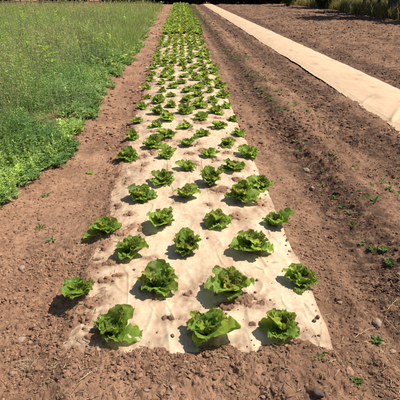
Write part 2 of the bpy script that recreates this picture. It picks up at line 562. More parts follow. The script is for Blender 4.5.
def build_film2():
    ys = [3.2]
    while ys[-1] < 56: ys.append(ys[-1] * 1.006)
    ys = np.array(ys)
    t = np.linspace(-.16, 1.10, 150)
    Y = ys[:, None] * np.ones_like(t)[None, :]
    wobl = .025 * fbm(ys * 1.3, ys * 0, 310, 3)
    X = (F2L + wobl)[:, None] + (F2R - F2L) * t[None, :]
    x, y = X.ravel(), Y.ravel(); tt = np.broadcast_to(t[None, :], X.shape).ravel()
    z = film2_z(F2L + (F2R - F2L) * np.clip(tt, 0, 1), y)
    # loose edge on the furrow side: it hangs in a row of long slanting flaps where it is slack
    s = np.clip(-tt / .16, 0, 1)
    ph = (7.9 - y) / (.85 + .25 * vn(np.floor((7.9 - y) / .7), y * 0, 311) * 0) + .28 * vn(y * .8, y * 0, 312)
    fr = ph - np.floor(ph)
    tooth = fr * (1 - sm(.86, 1.0, fr))
    slack = (1 - sm(5.6, 7.6, y)) * (.7 + .5 * h2(np.floor(ph), np.floor(ph) * 0, 314))
    low = .5 + .5 * vn(y * .9, y * 0, 313)
    hang = .014 + .008 * low + .028 * slack * tooth
    z = z - hang * s ** .8
    x = x + s * (.085 - .03 * low - .035 * tooth * slack + .012 * vn(y * 3, y * 0, 316))
    inn = np.exp(-(np.maximum(tt, 0) / .34) ** 2)
    crease = np.exp(-((fr - .9 + np.clip(tt, -.16, .7) * 1.25) / .055) ** 2)
    z = z + inn * slack * (.024 * crease - .014 * tooth) * (1 - s * .5)
    z = z - .04 * sm(1.0, 1.10, tt)
    dirt = np.zeros_like(x)
    # faint smudges along the unplanted film
    for k in range(90):
        cy = 3.6 + k * .62 + _pr.uniform(-.12, .12); cx = F2L + _pr.choice([.28, .55, .8]) * (F2R - F2L) + _pr.uniform(-.05, .05)
        ry = _pr.uniform(.06, .14) * (1 + cy * .02); rx = _pr.uniform(.05, .11)
        m = np.abs(y - cy) < 3 * ry
        dirt[m] = np.maximum(dirt[m], _pr.uniform(.55, 1.0) * np.exp(-(((x[m] - cx) / rx) ** 2 + ((y[m] - cy) / ry) ** 2)))
    dirt = dirt * (.7 + .6 * fbm(x * 14, y * 14, 315, 3)) + .3 * sm(.9, 1.08, tt) + .12 * sm(.1, .5, fbm(x * 3, y * 1.2, 316, 3))
    me = mesh_np('mulch_film', np.stack([x, y, z], 1), [grid_faces(len(ys), len(t))], True, attrs={'dirt': np.clip(dirt, 0, .8), 'tan': np.full(len(x), .72)})
    o = link('mulch_film', me, M_FILM)
    tag(o, 'bare unplanted cream mulch film with a loose creased edge across the furrows', 'mulch film')


build_film()
build_film2()


# ------------------------------------------------------------------ trees, hedge, fence behind the field
def tube(pts, rad, seg=7):
    """verts, quads of a tapered tube through pts"""
    pts = [Vector(p) for p in pts]
    vs, n = [], len(pts)
    for i, p in enumerate(pts):
        d = (pts[min(i + 1, n - 1)] - pts[max(i - 1, 0)]).normalized()
        a = d.orthogonal().normalized() if abs(d.z) < .9 else (Vector((1, 0, 0)) - d * d.x).normalized()
        b = d.cross(a)
        for k in range(seg):
            an = 2 * math.pi * k / seg
            vs.append(p + (a * math.cos(an) + b * math.sin(an)) * rad[i])
    q = []
    for i in range(n - 1):
        for k in range(seg):
            q.append((i * seg + k, i * seg + (k + 1) % seg, (i + 1) * seg + (k + 1) % seg, (i + 1) * seg + k))
    return np.array([tuple(v) for v in vs]), np.array(q)


def join(parts):
    vs, fs, off = [], [], 0
    for v, f in parts:
        vs.append(v); fs.append(f + off); off += len(v)
    return np.concatenate(vs), np.concatenate(fs)


def leaf_quads(P, size, r, flat=.5):
    """one leaf-sized quad per point"""
    n = len(P)
    d = r.normal(size=(n, 3)); d /= np.linalg.norm(d, axis=1)[:, None]
    e = r.normal(size=(n, 3)); e -= d * (d * e).sum(1)[:, None]; e /= np.linalg.norm(e, axis=1)[:, None]
    s = size * r.uniform(.6, 1.3, n)[:, None]
    V = np.stack([P - d * s, P + e * s * flat, P + d * s, P - e * s * flat], 1).reshape(-1, 3)
    F = np.arange(n * 4).reshape(n, 4)
    return V, F


def make_tree(seed, height, spread, base_h, leaf, count, tint, var, thick=1.0):
    r = np.random.default_rng(seed); pr = random.Random(seed)
    parts = []
    lean = pr.uniform(-.05, .05)
    tr = [(0, 0, -.3), (0, 0, .15), (lean * height * .3, 0, height * .3), (lean * height * .7, .1, height * .62), (lean * height, .05, height * .93)]
    r0 = height * .022 * thick
    parts.append(tube(tr, [r0 * 1.5, r0 * 1.15, r0 * .9, r0 * .55, r0 * .12], 9))
    cents = []
    nl = 15
    for i in range(nl):
        f = base_h + (.95 - base_h) * (i / (nl - 1)) ** .9
        a = i * 2.4 + pr.uniform(-.4, .4)
        prof = math.sin(math.pi * (.18 + .80 * (f - base_h) / (1 - base_h))) ** .7
        L = spread * prof * pr.uniform(.65, 1.1)
        s = Vector((lean * height * f, 0, height * f * .92))
        e = s + Vector((math.cos(a) * L, math.sin(a) * L, L * pr.uniform(.0, .45)))
        m = (s + e) / 2 + Vector((0, 0, -.05 * L))
        parts.append(tube([s, m, e], [r0 * .4, r0 * .25, r0 * .06], 5))
        for q in range(5):
            t = .35 + .7 * q / 4
            c = s.lerp(e, t) + Vector((pr.gauss(0, .16), pr.gauss(0, .16), pr.gauss(0, .14))) * spread * .8
            cents.append((c, spread * pr.uniform(.13, .27)))
    tv, tf = join(parts)
    P, T = [], []
    per = count // len(cents)
    for c, rad in cents:
        d = r.normal(size=(per, 3)); d /= np.linalg.norm(d, axis=1)[:, None]
        P.append(np.array(c) + d * (rad * r.uniform(.25, 1, per) ** .5)[:, None] * [1, 1, .75])
        g = r.uniform(1 - var, 1 + var)
        T.append(np.array(tint) * g * (1 + r.uniform(-.18, .18, (per, 1))))
    P, T = np.concatenate(P), np.concatenate(T)
    ok = P[:, 2] > .25
    P, T = P[ok], T[ok]
    lv, lf = leaf_quads(P, leaf, r)
    return mesh_np('trunk', tv, [tf], True), mesh_np('crown', lv, [lf], False, col=np.repeat(T, 4, 0))


DARK_T, MID_T, PALE_T = (.026, .046, .014), (.052, .085, .024), (.105, .150, .035)
tree_kinds = [make_tree(1, 9.5, 3.6, .05, .22, 14000, DARK_T, .3), make_tree(2, 8.0, 3.2, .04, .22, 14000, DARK_T, .35), make_tree(3, 5.4, 2.1, .27, .12, 11000, DARK_T, .35), make_tree(4, 6.0, 2.3, .27, .12, 12000, DARK_T, .35, 1.9)]


def tree(name, kind, x, y, rz, sc, label, group):
    t = empty(name, (x, y, float(soil_z(np.array([x]), np.array([y]))[0])), rz, sc)
    tag(t, label, 'tree', group)
    tm, cm = tree_kinds[kind]
    link('trunk', tm, M_BARK, t); link('crown', cm, M_CROWN, t)
    return t


# closed dark row across the far end of the field
k = 0
for i in range(15):
    x = -31 + i * 3.9 + _pr.uniform(-.6, .6)
    where = 'behind the wooden fence beyond the tall grass' if x < -6 else 'closing the far end of the lettuce bed' if x < 8 else 'beyond the far end of the ploughed ground'
    tree('dark_tree', i % 2, x, (51.5 if x < -6 else 57.5) + _pr.uniform(-.5, 1.2), _pr.uniform(0, 6), _pr.uniform(.85, 1.15), f'dark dense low branched tree {where}', 'dark trees closing the far end of the field')
# separate trees along the side of the ploughed ground
for x, y, sc, lab in [(12.75, 27.6, 1.15, 'thick dark trunked tree in dry grass at the ploughed field edge'), (13.9, 35.0, 1.0, 'slender tree standing in sunlit dry grass beside the ploughed field'),
                      (13.4, 31.2, .85, 'thin leaning tree between the two larger trunks at the field edge'), (14.8, 42.5, 1.2, 'dark tree next to the pale green shrub beyond the ploughed field'), (14.6, 23.2, 1.1, 'unseen tree in dry grass, added at the outer end of the row for its shadow')]:  # the last tree stands out of view, added to cast shadow on the field
    tree('field_edge_tree', 3 if 'thick' in lab else 2, x, y, _pr.uniform(0, 6), sc, lab, 'trees along the edge of the ploughed field')


def make_bush(seed, rad, hgt, leaf, count, tint):
    r = np.random.default_rng(seed); pr = random.Random(seed)
    st, P, T = [], [], []
    for i in range(14):
        a = pr.uniform(0, 6.28); rr = rad * math.sqrt(pr.random()) * .85
        e = Vector((math.cos(a) * rr, math.sin(a) * rr, hgt * pr.uniform(.5, .95) * (1 - .35 * (rr / rad) ** 2)))
        st.append(tube([(0.1 * e.x, .1 * e.y, -.1), e * .5 + Vector((0, 0, .12 * hgt)), e], [.03, .02, .006], 5))
        for q in range(4):
            c = e * (.45 + .18 * q)
            n = count // 56
            d = r.normal(size=(n, 3)); d /= np.linalg.norm(d, axis=1)[:, None]
            P.append(np.array(c) + d * (rad * .32 * r.uniform(.2, 1, n) ** .5)[:, None])
            T.append(np.array(tint) * r.uniform(.7, 1.25) * (1 + r.uniform(-.2, .2, (n, 1))))
    P, T = np.concatenate(P), np.concatenate(T)
    ok = P[:, 2] > .03
    lv, lf = leaf_quads(P[ok], leaf, r)
    sv, sf = join(st)
    return mesh_np('stem', sv, [sf], True), mesh_np('foliage', lv, [lf], False, col=np.repeat(T[ok], 4, 0))


for x, y, rad, hg, tn, lab, sd in [(10.9, 47.0, 1.7, 2.6, PALE_T, 'pale green sunlit shrub at the far corner of the ploughed field', 21), (12.6, 40.6, 1.3, 1.9, MID_T, 'darker green shrub between the pale shrub and the tree trunks', 22),
                                   (15.3, 29.5, 1.8, 2.2, (.12, .13, .05), 'straggly olive bush behind the thick dark trunk', 23)]:
    b = tag(empty('shrub', (x, y, .02)), lab, 'shrub')
    sm_, fm_ = make_bush(sd, rad, hg, .09, 5000, tn)
    link('stem', sm_, M_BARK, b); link('foliage', fm_, M_CROWN, b)


bush_d = make_bush(31, 1.7, 2.3, .16, 7000, (.022, .038, .012))
for i in range(13):
    x = -8.0 + i * 1.75 + _pr.uniform(-.25, .25)
    b = tag(empty('dark_bush', (x, 55.3 + _pr.uniform(-.5, .7), .0), _pr.uniform(0, 6), _pr.uniform(.9, 1.2)), 'low dark bush under the trees across the end of the ' + ('tall grass and path' if x < -1.5 else 'lettuce bed' if x < 1.7 else 'unplanted film' if x < 5.5 else 'ploughed ground'), 'bush', 'dark bushes under the trees at the far end')
    link('stem', bush_d[0], M_BARK, b); link('foliage', bush_d[1], M_CROWN, b)


def box(x0, x1, y0, y1, z0, z1):
    v = np.array([(x, y, z) for z in (z0, z1) for y in (y0, y1) for x in (x0, x1)], float)
    return v, np.array([(0, 2, 3, 1), (4, 5, 7, 6), (0, 1, 5, 4), (2, 6, 7, 3), (0, 4, 6, 2), (1, 3, 7, 5)])


fence = tag(empty('wooden_fence', (-14.5, 48.6, 0)), 'weathered wooden post and rail fence beyond the tall grass', 'fence')
for i in range(24):
    x = -6.6 + i * .57 + _pr.uniform(-.06, .06)
    v, f = box(x - .07, x + .07, -.07, .07, -.3, 1.25 + _pr.uniform(-.1, .12))
    v[4:, 0] += _pr.uniform(-.05, .05)
    link('post', mesh_np('post', v, [f], False), M_POST, fence)
for z in (.42, .95):
    v, f = box(-6.75, 6.75, -.135, -.073, z - .06, z + .06)
    link('rail', mesh_np('rail', v, [f], False), M_POST, fence)


# ------------------------------------------------------------------ lettuces
def lettuce_leaf(r, L, W, e0, e1, ruf, cup, theta, nu, nv, tone, bronze=0.0):
    """one wavy edged leaf: verts, quads, tint, rib mask"""
    v = np.linspace(0, 1, nv); u = np.linspace(-1, 1, nu)
    ang = e0 + (e1 - e0) * v ** 1.4
    seg = L / (nv - 1)
    rr = .006 + np.concatenate([[0], np.cumsum(np.cos(ang[:-1]) * seg)]); zz = np.concatenate([[0], np.cumsum(np.sin(ang[:-1]) * seg)])
    hw = W * .5 * (.20 * (1 - v) + np.sin(np.pi * np.clip(v, 0, 1) ** 1.25 * .985) ** .62)
    hw[-1] = W * .13
    U, V = np.meshgrid(u, v)
    HW = hw[:, None]
    ph = r.uniform(0, 6.28, 4)
    edge = np.abs(U) ** 2.2
    tipf = sm(.75, 1, V)
    wave = np.sin(V * r.uniform(16, 26) + ph[0] + np.sign(U) * 1.3 + U * .8) + .55 * np.sin(V * r.uniform(30, 40) + ph[1] - np.sign(U)) + .5 * np.sin(U * 7 + ph[2]) * tipf * 1.6
    off = cup * HW * np.abs(U) ** 1.6 + ruf * np.maximum(edge, tipf * .8) * wave * (.25 + .75 * sm(.15, .5, V))
    off += .004 * vn(U * 3 + ph[3] * 5, V * 7 + ph[2] * 3, 7) * sm(.1, .3, V) * (1 - np.exp(-(U / .15) ** 2) * .7)
    off += -.004 * np.exp(-(U / .12) ** 2) * (1 - V)
    lat = U * HW * (1 - .10 * np.abs(U) * cup) + .002 * np.sin(V * 25 + ph[1]) * edge
    jag = 1 + .022 * np.sin(U * 9 + ph[0]) * tipf
    A = ang[:, None]
    X = rr[:, None] * jag - np.sin(A) * off
    Z = zz[:, None] * jag + np.cos(A) * off
    tw = r.uniform(-.5, .5) * V ** 1.5
    Y = lat * np.cos(tw) ; Z = Z + lat * np.sin(tw) * .6
    Y = Y + r.uniform(-.12, .12) * L * V ** 2
    c, s = math.cos(theta), math.sin(theta)
    P = np.stack([X * c - Y * s, X * s + Y * c, Z], -1).reshape(-1, 3)
    P[:, 2] = np.maximum(P[:, 2], -.004 + .006 * (np.abs(U.ravel())))
    g = r.uniform(.72, 1.28)
    T = np.ones((len(P), 3)) * np.array(tone) * g
    T = T * (1 + .25 * (V.ravel()[:, None] - .5) * np.array([.8, .3, .3]))
    br = bronze * (sm(.35, .95, V.ravel()) * (.6 + .4 * np.abs(U.ravel())))[:, None]
    T = T * (1 - br) + br * np.array([1.25, .50, .95]) * g
    rib = (np.exp(-(U / (.05 + .10 * (1 - V))) ** 2) * (1 - .75 * V)).ravel()
    return P, grid_faces(nv, nu), T, rib


def lettuce_meshes(seed, size=1.0, nu=11, nv=14, n_out=9, n_in=6, n_heart=6, upright=0.0):
    r = np.random.default_rng(seed)
    outs, hearts = [], []
    a0 = r.uniform(0, 6.28)

    def put(dst, ang, off, *args):
        P, F, T, rb = lettuce_leaf(r, *args)
        P[:, 0] += math.cos(ang) * off; P[:, 1] += math.sin(ang) * off
        dst.append((P, F, T, rb))
    skew = r.uniform(0, 6.28)                      # plants lean and grow unevenly
    for i in range(n_out):
        th = a0 + i * 2 * math.pi / n_out + r.uniform(-.38, .38)
        L = size * r.uniform(.078, .135) * (1 + .22 * math.cos(th - skew))
        put(outs, th, .010 * size * r.random(), L, L * r.uniform(.58, .85), r.uniform(.25, .95) + upright, r.uniform(-.3, .75) + upright, .0085 * size, r.uniform(.15, .6), th, nu, nv, (1, 1, 1))
    for i in range(n_in):
        th = a0 + i * 2 * math.pi / n_in + .5 + r.uniform(-.5, .5)
        L = size * r.uniform(.075, .130) * (1 + .12 * math.cos(th - skew))
        put(outs, th, .012 * size * r.random(), L, L * r.uniform(.5, .75), r.uniform(.85, 1.4), r.uniform(.25, 1.15), .0085 * size, r.uniform(.3, .8), th, nu, nv, (1.12, 1.06, 1), r.choice([0, .1, .4, .75]))
    for i in range(n_heart):
        th = r.uniform(0, 6.28)
        L = size * r.uniform(.055, .095)
        k = r.uniform(0, 1)
        put(hearts, th, .008 * size, L, L * r.uniform(.45, .65), r.uniform(1.1, 1.5), r.uniform(.5, 1.3), .006 * size, r.uniform(.4, .8), th, max(5, nu - 4), max(6, nv - 5), (1 - .1 * k, .95 + .25 * k, .9))

    def pack(name, ls):
        vs, fs, ts, rs, off = [], [], [], [], 0
        for P, F, T, rb in ls:
            vs.append(P); fs.append(F + off); ts.append(T); rs.append(rb); off += len(P)
        return mesh_np(name, np.concatenate(vs), [np.concatenate(fs)], True, col=np.concatenate(ts), attrs={'rib': np.concatenate(rs)})
    return pack('outer_leaves', outs), pack('heart', hearts)


NEAR_KINDS = [lettuce_meshes(100 + i, 1.0, 13, 17, [9, 7, 11, 8, 12, 7, 10, 9, 8, 11][i], [9, 7, 10, 6, 9, 8, 11, 7, 9, 8][i], 6, [0, .12, -.1, .2, -.05, .15, 0, -.12, .1, .05][i]) for i in range(10)]
MID_KINDS = [lettuce_meshes(150 + i, 1.0, 7, 9, 10, 8, 5) for i in range(8)]
FULL_KINDS = [lettuce_meshes(180 + i, 1.42, 7, 8, 12, 10, 5, .2) for i in range(6)]


def single_mesh(pair):
    """a lettuce too small in view for its parts: one mesh with two materials"""
    a, b = pair
    va = np.empty(len(a.vertices) * 3, np.float32); a.vertices.foreach_get('co', va)
    vb = np.empty(len(b.vertices) * 3, np.float32); b.vertices.foreach_get('co', vb)
    fa = np.empty(len(a.loops), np.int32); a.loops.foreach_get('vertex_index', fa)
    fb = np.empty(len(b.loops), np.int32); b.loops.foreach_get('vertex_index', fb)
    def get(m, n, w, prop):
        d = np.empty(len(m.vertices) * w, np.float32); m.attributes[n].data.foreach_get(prop, d); return d.reshape(-1, w)
    col = np.concatenate([get(a, 'tint', 4, 'color'), get(b, 'tint', 4, 'color')])
    rib = np.concatenate([get(a, 'rib', 1, 'value'), get(b, 'rib', 1, 'value')]).ravel()
    fs = np.concatenate([fa.reshape(-1, 4), fb.reshape(-1, 4) + len(a.vertices)])
    me = mesh_np('lettuce', np.concatenate([va, vb]).reshape(-1, 3), [fs], True, col=col, attrs={'rib': rib})
    me.materials.append(M_LETT); me.materials.append(M_HEART)
    mi = np.zeros(len(fs), np.int32); mi[len(fa) // 4:] = 1
    me.polygons.foreach_set('material_index', mi)
    return me


for prs in (NEAR_KINDS, MID_KINDS):
    for a, b in prs:
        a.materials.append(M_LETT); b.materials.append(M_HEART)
FULL_ONE = [single_mesh(p) for p in FULL_KINDS]
FAR_ONE = [single_mesh(p) for p in MID_KINDS]
ORD = ('first second third fourth fifth sixth seventh eighth ninth tenth eleventh twelfth thirteenth fourteenth fifteenth sixteenth seventeenth eighteenth nineteenth twentieth twenty-first twenty-second twenty-third '
       'twenty-fourth twenty-fifth twenty-sixth twenty-seventh twenty-eighth twenty-ninth thirtieth thirty-first thirty-second thirty-third thirty-fourth thirty-fifth thirty-sixth thirty-seventh thirty-eighth thirty-ninth '
       'fortieth forty-first forty-second forty-third forty-fourth forty-fifth forty-sixth forty-seventh forty-eighth forty-ninth fiftieth').split()
GROUP_FILM = 'lettuces planted through the cream film'
lettuce_spots = []


def lettuce(x, y, kind, rz, sc, label, detail):
    z = float(film_z(np.array([x]), np.array([y]))[0]) - .004
    g = float(soil_z(np.array([x]), np.array([y]))[0])
    z = max(z, g - .006) if edge_l(np.array([y]))[0] < x < edge_r(np.array([y]))[0] else g - .006
    z -= .005 if detail else .010
    lettuce_spots.append((x, y))
    if detail:
        t = empty('lettuce', (x, y, z), rz, sc)
        a, b = (NEAR_KINDS if y < 4.5 else MID_KINDS)[kind]
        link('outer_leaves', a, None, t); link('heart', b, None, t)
    else:
        t = link('lettuce', FAR_ONE[kind], None, None, (x, y, z))
        t.rotation_euler = (0, 0, rz); t.scale = (sc, sc, sc)
    tag(t, label, 'lettuce', GROUP_FILM)
    return t


NEAR = [  # pixel of the foot in the photograph, scale, label
    (113, 331, 1.02, 'upright lettuce with red flushed heart at the buried end of the film, path side'),
    (205, 335, 1.12, 'large lettuce with one big rounded leaf, middle of the row by the buried end'),
    (282, 330, .98, 'tall loose lettuce by the bare squared corner of the buried film end'),
    (80, 293, .95, 'pale green lettuce half off the film with a dark shadow on the path soil'),
    (158, 289, 1.10, 'bushy lettuce with brown red inner leaves in the second row from the buried end'),
    (232, 293, 1.22, 'broadest dark green lettuce, soil spilled on the film before it, second row'),
    (302, 283, 1.0, 'lettuce overhanging the furrow side edge of the film in the second row'),
    (129, 253, .98, 'lettuce nearest the path in the three plant row, third from the buried end'),
    (187, 252, 1.08, 'flat spreading lettuce in the middle of the third row'),
    (255, 249, 1.22, 'wide lettuce on the furrow side of the third row, shadow on clean film'),
    (107, 230, 1.12, 'lettuce growing in the soil covered path edge of the film, fourth row'),
    (163, 224, 1.10, 'lettuce with a small soil spill on its path side, fourth row'),
    (218, 224, 1.0, 'dark centred lettuce with brown soil around it, fourth row'),
    (275, 224, 1.02, 'lettuce spilling over the clean furrow side edge, fourth row'),
    (143, 199, 1.05, 'yellow green lettuce on the path side of the fifth row'),
    (185, 198, .98, 'lettuce in the middle of the fifth row'),
    (241, 201, 1.25, 'broad lettuce ringed by brown soil on the furrow side of the fifth row'),
    (164, 183, 1.05, 'lettuce on clean film, path side of the sixth row'),
    (211, 184, 1.12, 'lettuce next to brown soil in the middle of the sixth row'),
    (262, 186, 1.08, 'lettuce at the furrow side edge of the sixth row'),
]
for i, (px, py, sc, lab) in enumerate(NEAR):
    x, y = at(px, py, .068)
    lettuce(x, y, i % 10, random.uniform(0, 6.28), sc * .95, lab, True)
row, y = 6, 3.70
while y < 16.5:
    four = row % 2 == 1
    cols = [-.545, -.145, .255, .665] if four else [-.32, .06, .46]
    names = ['at the path side edge', 'inside the path half', 'inside the furrow half', 'at the furrow side edge'] if four else ['in the path half', 'in the middle', 'in the furrow half']
    for cx, nm in zip(cols, names):
        if row == 6 and cx == -.32: continue
        lettuce(cx + random.gauss(0, .02) + .003 * (y - 3) * (cx - .06), y + random.gauss(0, .025), random.randrange(8), random.uniform(0, 6.28), random.uniform(.76, 1.12) * (1 + .07 * min(1, max(0, (y - 7) / 7))), f'lettuce {nm} of the film, {ORD[row]} row from its buried end', y < 8)
    y += .335
    row += 1

# the older, closed stand of lettuces past the end of the film
GROUP_FULL = 'full grown lettuces of the closed stand beyond the film'
y, row, singles = 17.25, 0, 0
rest_v, rest_f, rest_t, rest_r, off = [], [], [], [], 0
full_np = []
for me in FULL_ONE[:3]:
    v = np.empty(len(me.vertices) * 3, np.float32); me.vertices.foreach_get('co', v)
    f = np.empty(len(me.loops), np.int32); me.loops.foreach_get('vertex_index', f)
    c = np.empty(len(me.vertices) * 4, np.float32); me.attributes['tint'].data.foreach_get('color', c)
    rb = np.empty(len(me.vertices), np.float32); me.attributes['rib'].data.foreach_get('value', rb)
    full_np.append((v.reshape(-1, 3), f.reshape(-1, 4), c.reshape(-1, 4)[:, :3], rb))
FX = ['at the path side end', 'next to the path side end', 'in the middle', 'next to the furrow side end', 'at the furrow side end']
while y < 53.5:
    for i, cx in enumerate([-.50, -.20, .10, .40, .70]):
        xx = cx + (.12 if row % 2 else 0) - .04 + random.gauss(0, .03) + .004 * (y - 17); yy = y + random.gauss(0, .04); sc = random.uniform(.98, 1.22) * (1.15 if row == 0 else 1.0); rz = random.uniform(0, 6.28)
        z = float(soil_z(np.array([xx]), np.array([yy]))[0]) - .01
        if row < 28:
            t = link('lettuce', FULL_ONE[(row * 5 + i) % 6], None, None, (xx, yy, z))
            t.rotation_euler = (0, 0, rz); t.scale = (sc, sc, sc)
            where = 'forming the front' if row == 0 else ''
            tag(t, f'tall lettuce {FX[i]} of the stand past the film, {ORD[row]} row' if row else f'tall lettuce {FX[i]} of the dark front row facing the film', 'lettuce', GROUP_FULL)
        else:
            v, f, c, rb = full_np[random.randrange(3)]
            cs, sn = math.cos(rz) * sc, math.sin(rz) * sc
            rest_v.append(np.stack([v[:, 0] * cs - v[:, 1] * sn + xx, v[:, 0] * sn + v[:, 1] * cs + yy, v[:, 2] * sc + z], 1)); rest_f.append(f + off); rest_t.append(c); rest_r.append(rb); off += len(v)
    y += .33
    row += 1
me = mesh_np('distant_lettuce', np.concatenate(rest_v), [np.concatenate(rest_f)], True, col=np.concatenate(rest_t), attrs={'rib': np.concatenate(rest_r)})
tag(link('distant_lettuce', me, M_LETT), 'far end of the closed lettuce stand running to the dark trees', None, None, 'stuff')


# ------------------------------------------------------------------ weeds and grass on the path side
def grass_edge(y):
    return -1.20 - .22 * np.exp(-((y - 2.6) / 1.1) ** 2) + .13 * fbm(y * .9, y * 0, 501, 3) + .05 * vn(y * 6, y * 0, 502) - .05 * sm(1.2, 2.4, 4 - y) - .004 * np.maximum(0, y - 12)


def blades(x, y, h, w, bend, tint, r, lean=None):
    """3-step grass blades: verts, tris/quads, tints"""
    n = len(x)
    a = r.uniform(0, 2 * np.pi, n) if lean is None else lean
    b = r.uniform(0, 2 * np.pi, n)
    z0 = soil_z(x, y) - .01
    px, py = np.cos(b), np.sin(b)
    rows = []
    for t, ws in ((0, 1.0), (.4, .9), (.75, .6)):
        ox = np.cos(a) * bend * h * t ** 2; oy = np.sin(a) * bend * h * t ** 2; oz = h * t * (1 - .25 * bend * t)
        for s in (-.5, .5):
            rows.append(np.stack([x + ox + px * w * ws * s, y + oy + py * w * ws * s, z0 + oz], 1))
    rows.append(np.stack([x + np.cos(a) * bend * h, y + np.sin(a) * bend * h, z0 + h * (1 - .25 * bend)], 1))
    V = np.stack(rows, 1).reshape(-1, 3)
    base = np.arange(n)[:, None] * 7
    Q = np.concatenate([base + np.array([0, 1, 3, 2]), base + np.array([2, 3, 5, 4])])
    T3 = base + np.array([4, 5, 6])
    return V, Q, T3, np.repeat(tint, 7, 0)


def zone_points(n, y0, y1, r, xw, power=1.0, off=0.0):
    """points left of the grass edge, spread evenly over what the photo can see"""
    y = y0 * (y1 / y0) ** (r.uniform(0, 1, n) ** power)
    e = grass_edge(y) - off
    wid = np.maximum(.3, xw * (y + 1.0) + e)
    x = e - wid * r.uniform(0, 1, n)
    return x, y


def tints(n, r, pal, wts):
    pal = np.array(pal); i = r.choice(len(pal), n, p=np.array(wts) / sum(wts))
    return pal[i] * r.uniform(.75, 1.25, (n, 1))


GREENS = [(.25, .36, .115), (.31, .40, .14), (.18, .29, .095), (.38, .41, .19), (.50, .44, .26)]


def build_grass():
    r = np.random.default_rng(77)
    parts = []
    for n, y0, y1, xw, hmul, wmul in [(14000, 2.6, 7, .62, .8, 1.0), (42000, 5, 16, .62, 1.0, 1.35), (85000, 12, 46, .62, 1.0, 2.4), (9000, 45, 66, .62, .3, 4.5)]:
        x, y = zone_points(n, y0, y1, r, xw)
        e = grass_edge(y)
        d = e - x
        clump = fbm(x * 1.1, y * .8, 511, 3)
        inner = sm(.5, 2.2, d + .7 * clump)
        inner = np.maximum(inner, sm(8, 15, y) * sm(-.05, .35, d))
        keep = r.uniform(0, 1, n) < (.22 + .78 * inner) * (.35 + .65 * sm(-.35, .15, clump + .25 * inner))
        x, y, d, inner, clump = x[keep], y[keep], d[keep], inner[keep], clump[keep]
        m = len(x)
        h = (.10 + .30 * inner * sm(3, 8, y) + .06 * inner) * r.uniform(.5, 1.35, m) * hmul * (1 + .35 * clump)
        w = r.uniform(.004, .008, m) * wmul
        dry = sm(.0, .5, fbm(x * .7, y * .5, 513, 3) + .12)
        tn = tints(m, r, GREENS, [3, 3, 2, 1.8, .7])
        tn = tn * (1 - .35 * dry[:, None]) + np.array([.33, .31, .14]) * .35 * dry[:, None]
        parts.append(blades(x, y, h, w, r.uniform(.1, .6, m), tn, r))
    # flowering stalks: a thin stem with a loose seed head
    x, y = zone_points(9000, 4.5, 44, r, .62, .8, .7)
    kk = fbm(x * .7, y * .45, 517, 3) + .25 * r.normal(size=len(x)) > .0
    x, y = x[kk], y[kk]
    m = len(x)
    h = r.uniform(.4, .95, m) * (1 + .5 * fbm(x * .9, y * .6, 518, 2)); sc = .6 + .06 * y
    st = np.tile(np.array([[.34, .32, .18]]), (m, 1)) * r.uniform(.7, 1.3, (m, 1))
    parts.append(blades(x, y, h, .003 * sc, r.uniform(.05, .3, m), st, r))
    a = r.uniform(0, 6.28, m)
    V, Q, T3, C = [], [], [], []
    off = 0
    for v, q, t3, c in parts:
        V.append(v); Q.append(q + off); T3.append(t3 + off); C.append(c); off += len(v)
    # seed heads
    z0 = soil_z(x, y)
    P, T = [], []
    for k in range(7):
        f = r.uniform(.62, 1.0, m)
        P.append(np.stack([x + r.normal(0, .016, m), y + r.normal(0, .016, m), z0 + h * f], 1))
        T.append(tints(m, r, [(.46, .41, .25), (.34, .36, .17), (.50, .41, .32)], [2, 2, 1]))
    P, T = np.concatenate(P), np.concatenate(T)
    lv, lf = leaf_quads(P, .007 + .0009 * np.tile(y, 7)[:, None], r, .35)
    V.append(lv); Q.append(lf + off); C.append(np.repeat(T, 4, 0))
    me = mesh_np('grass', np.concatenate(V), [np.concatenate(Q), np.concatenate(T3)], True, col=np.concatenate(C))
    tag(link('grass', me, M_GRASS), 'tall mixed grass with dry seed heads beside the path', None, None, 'stuff')


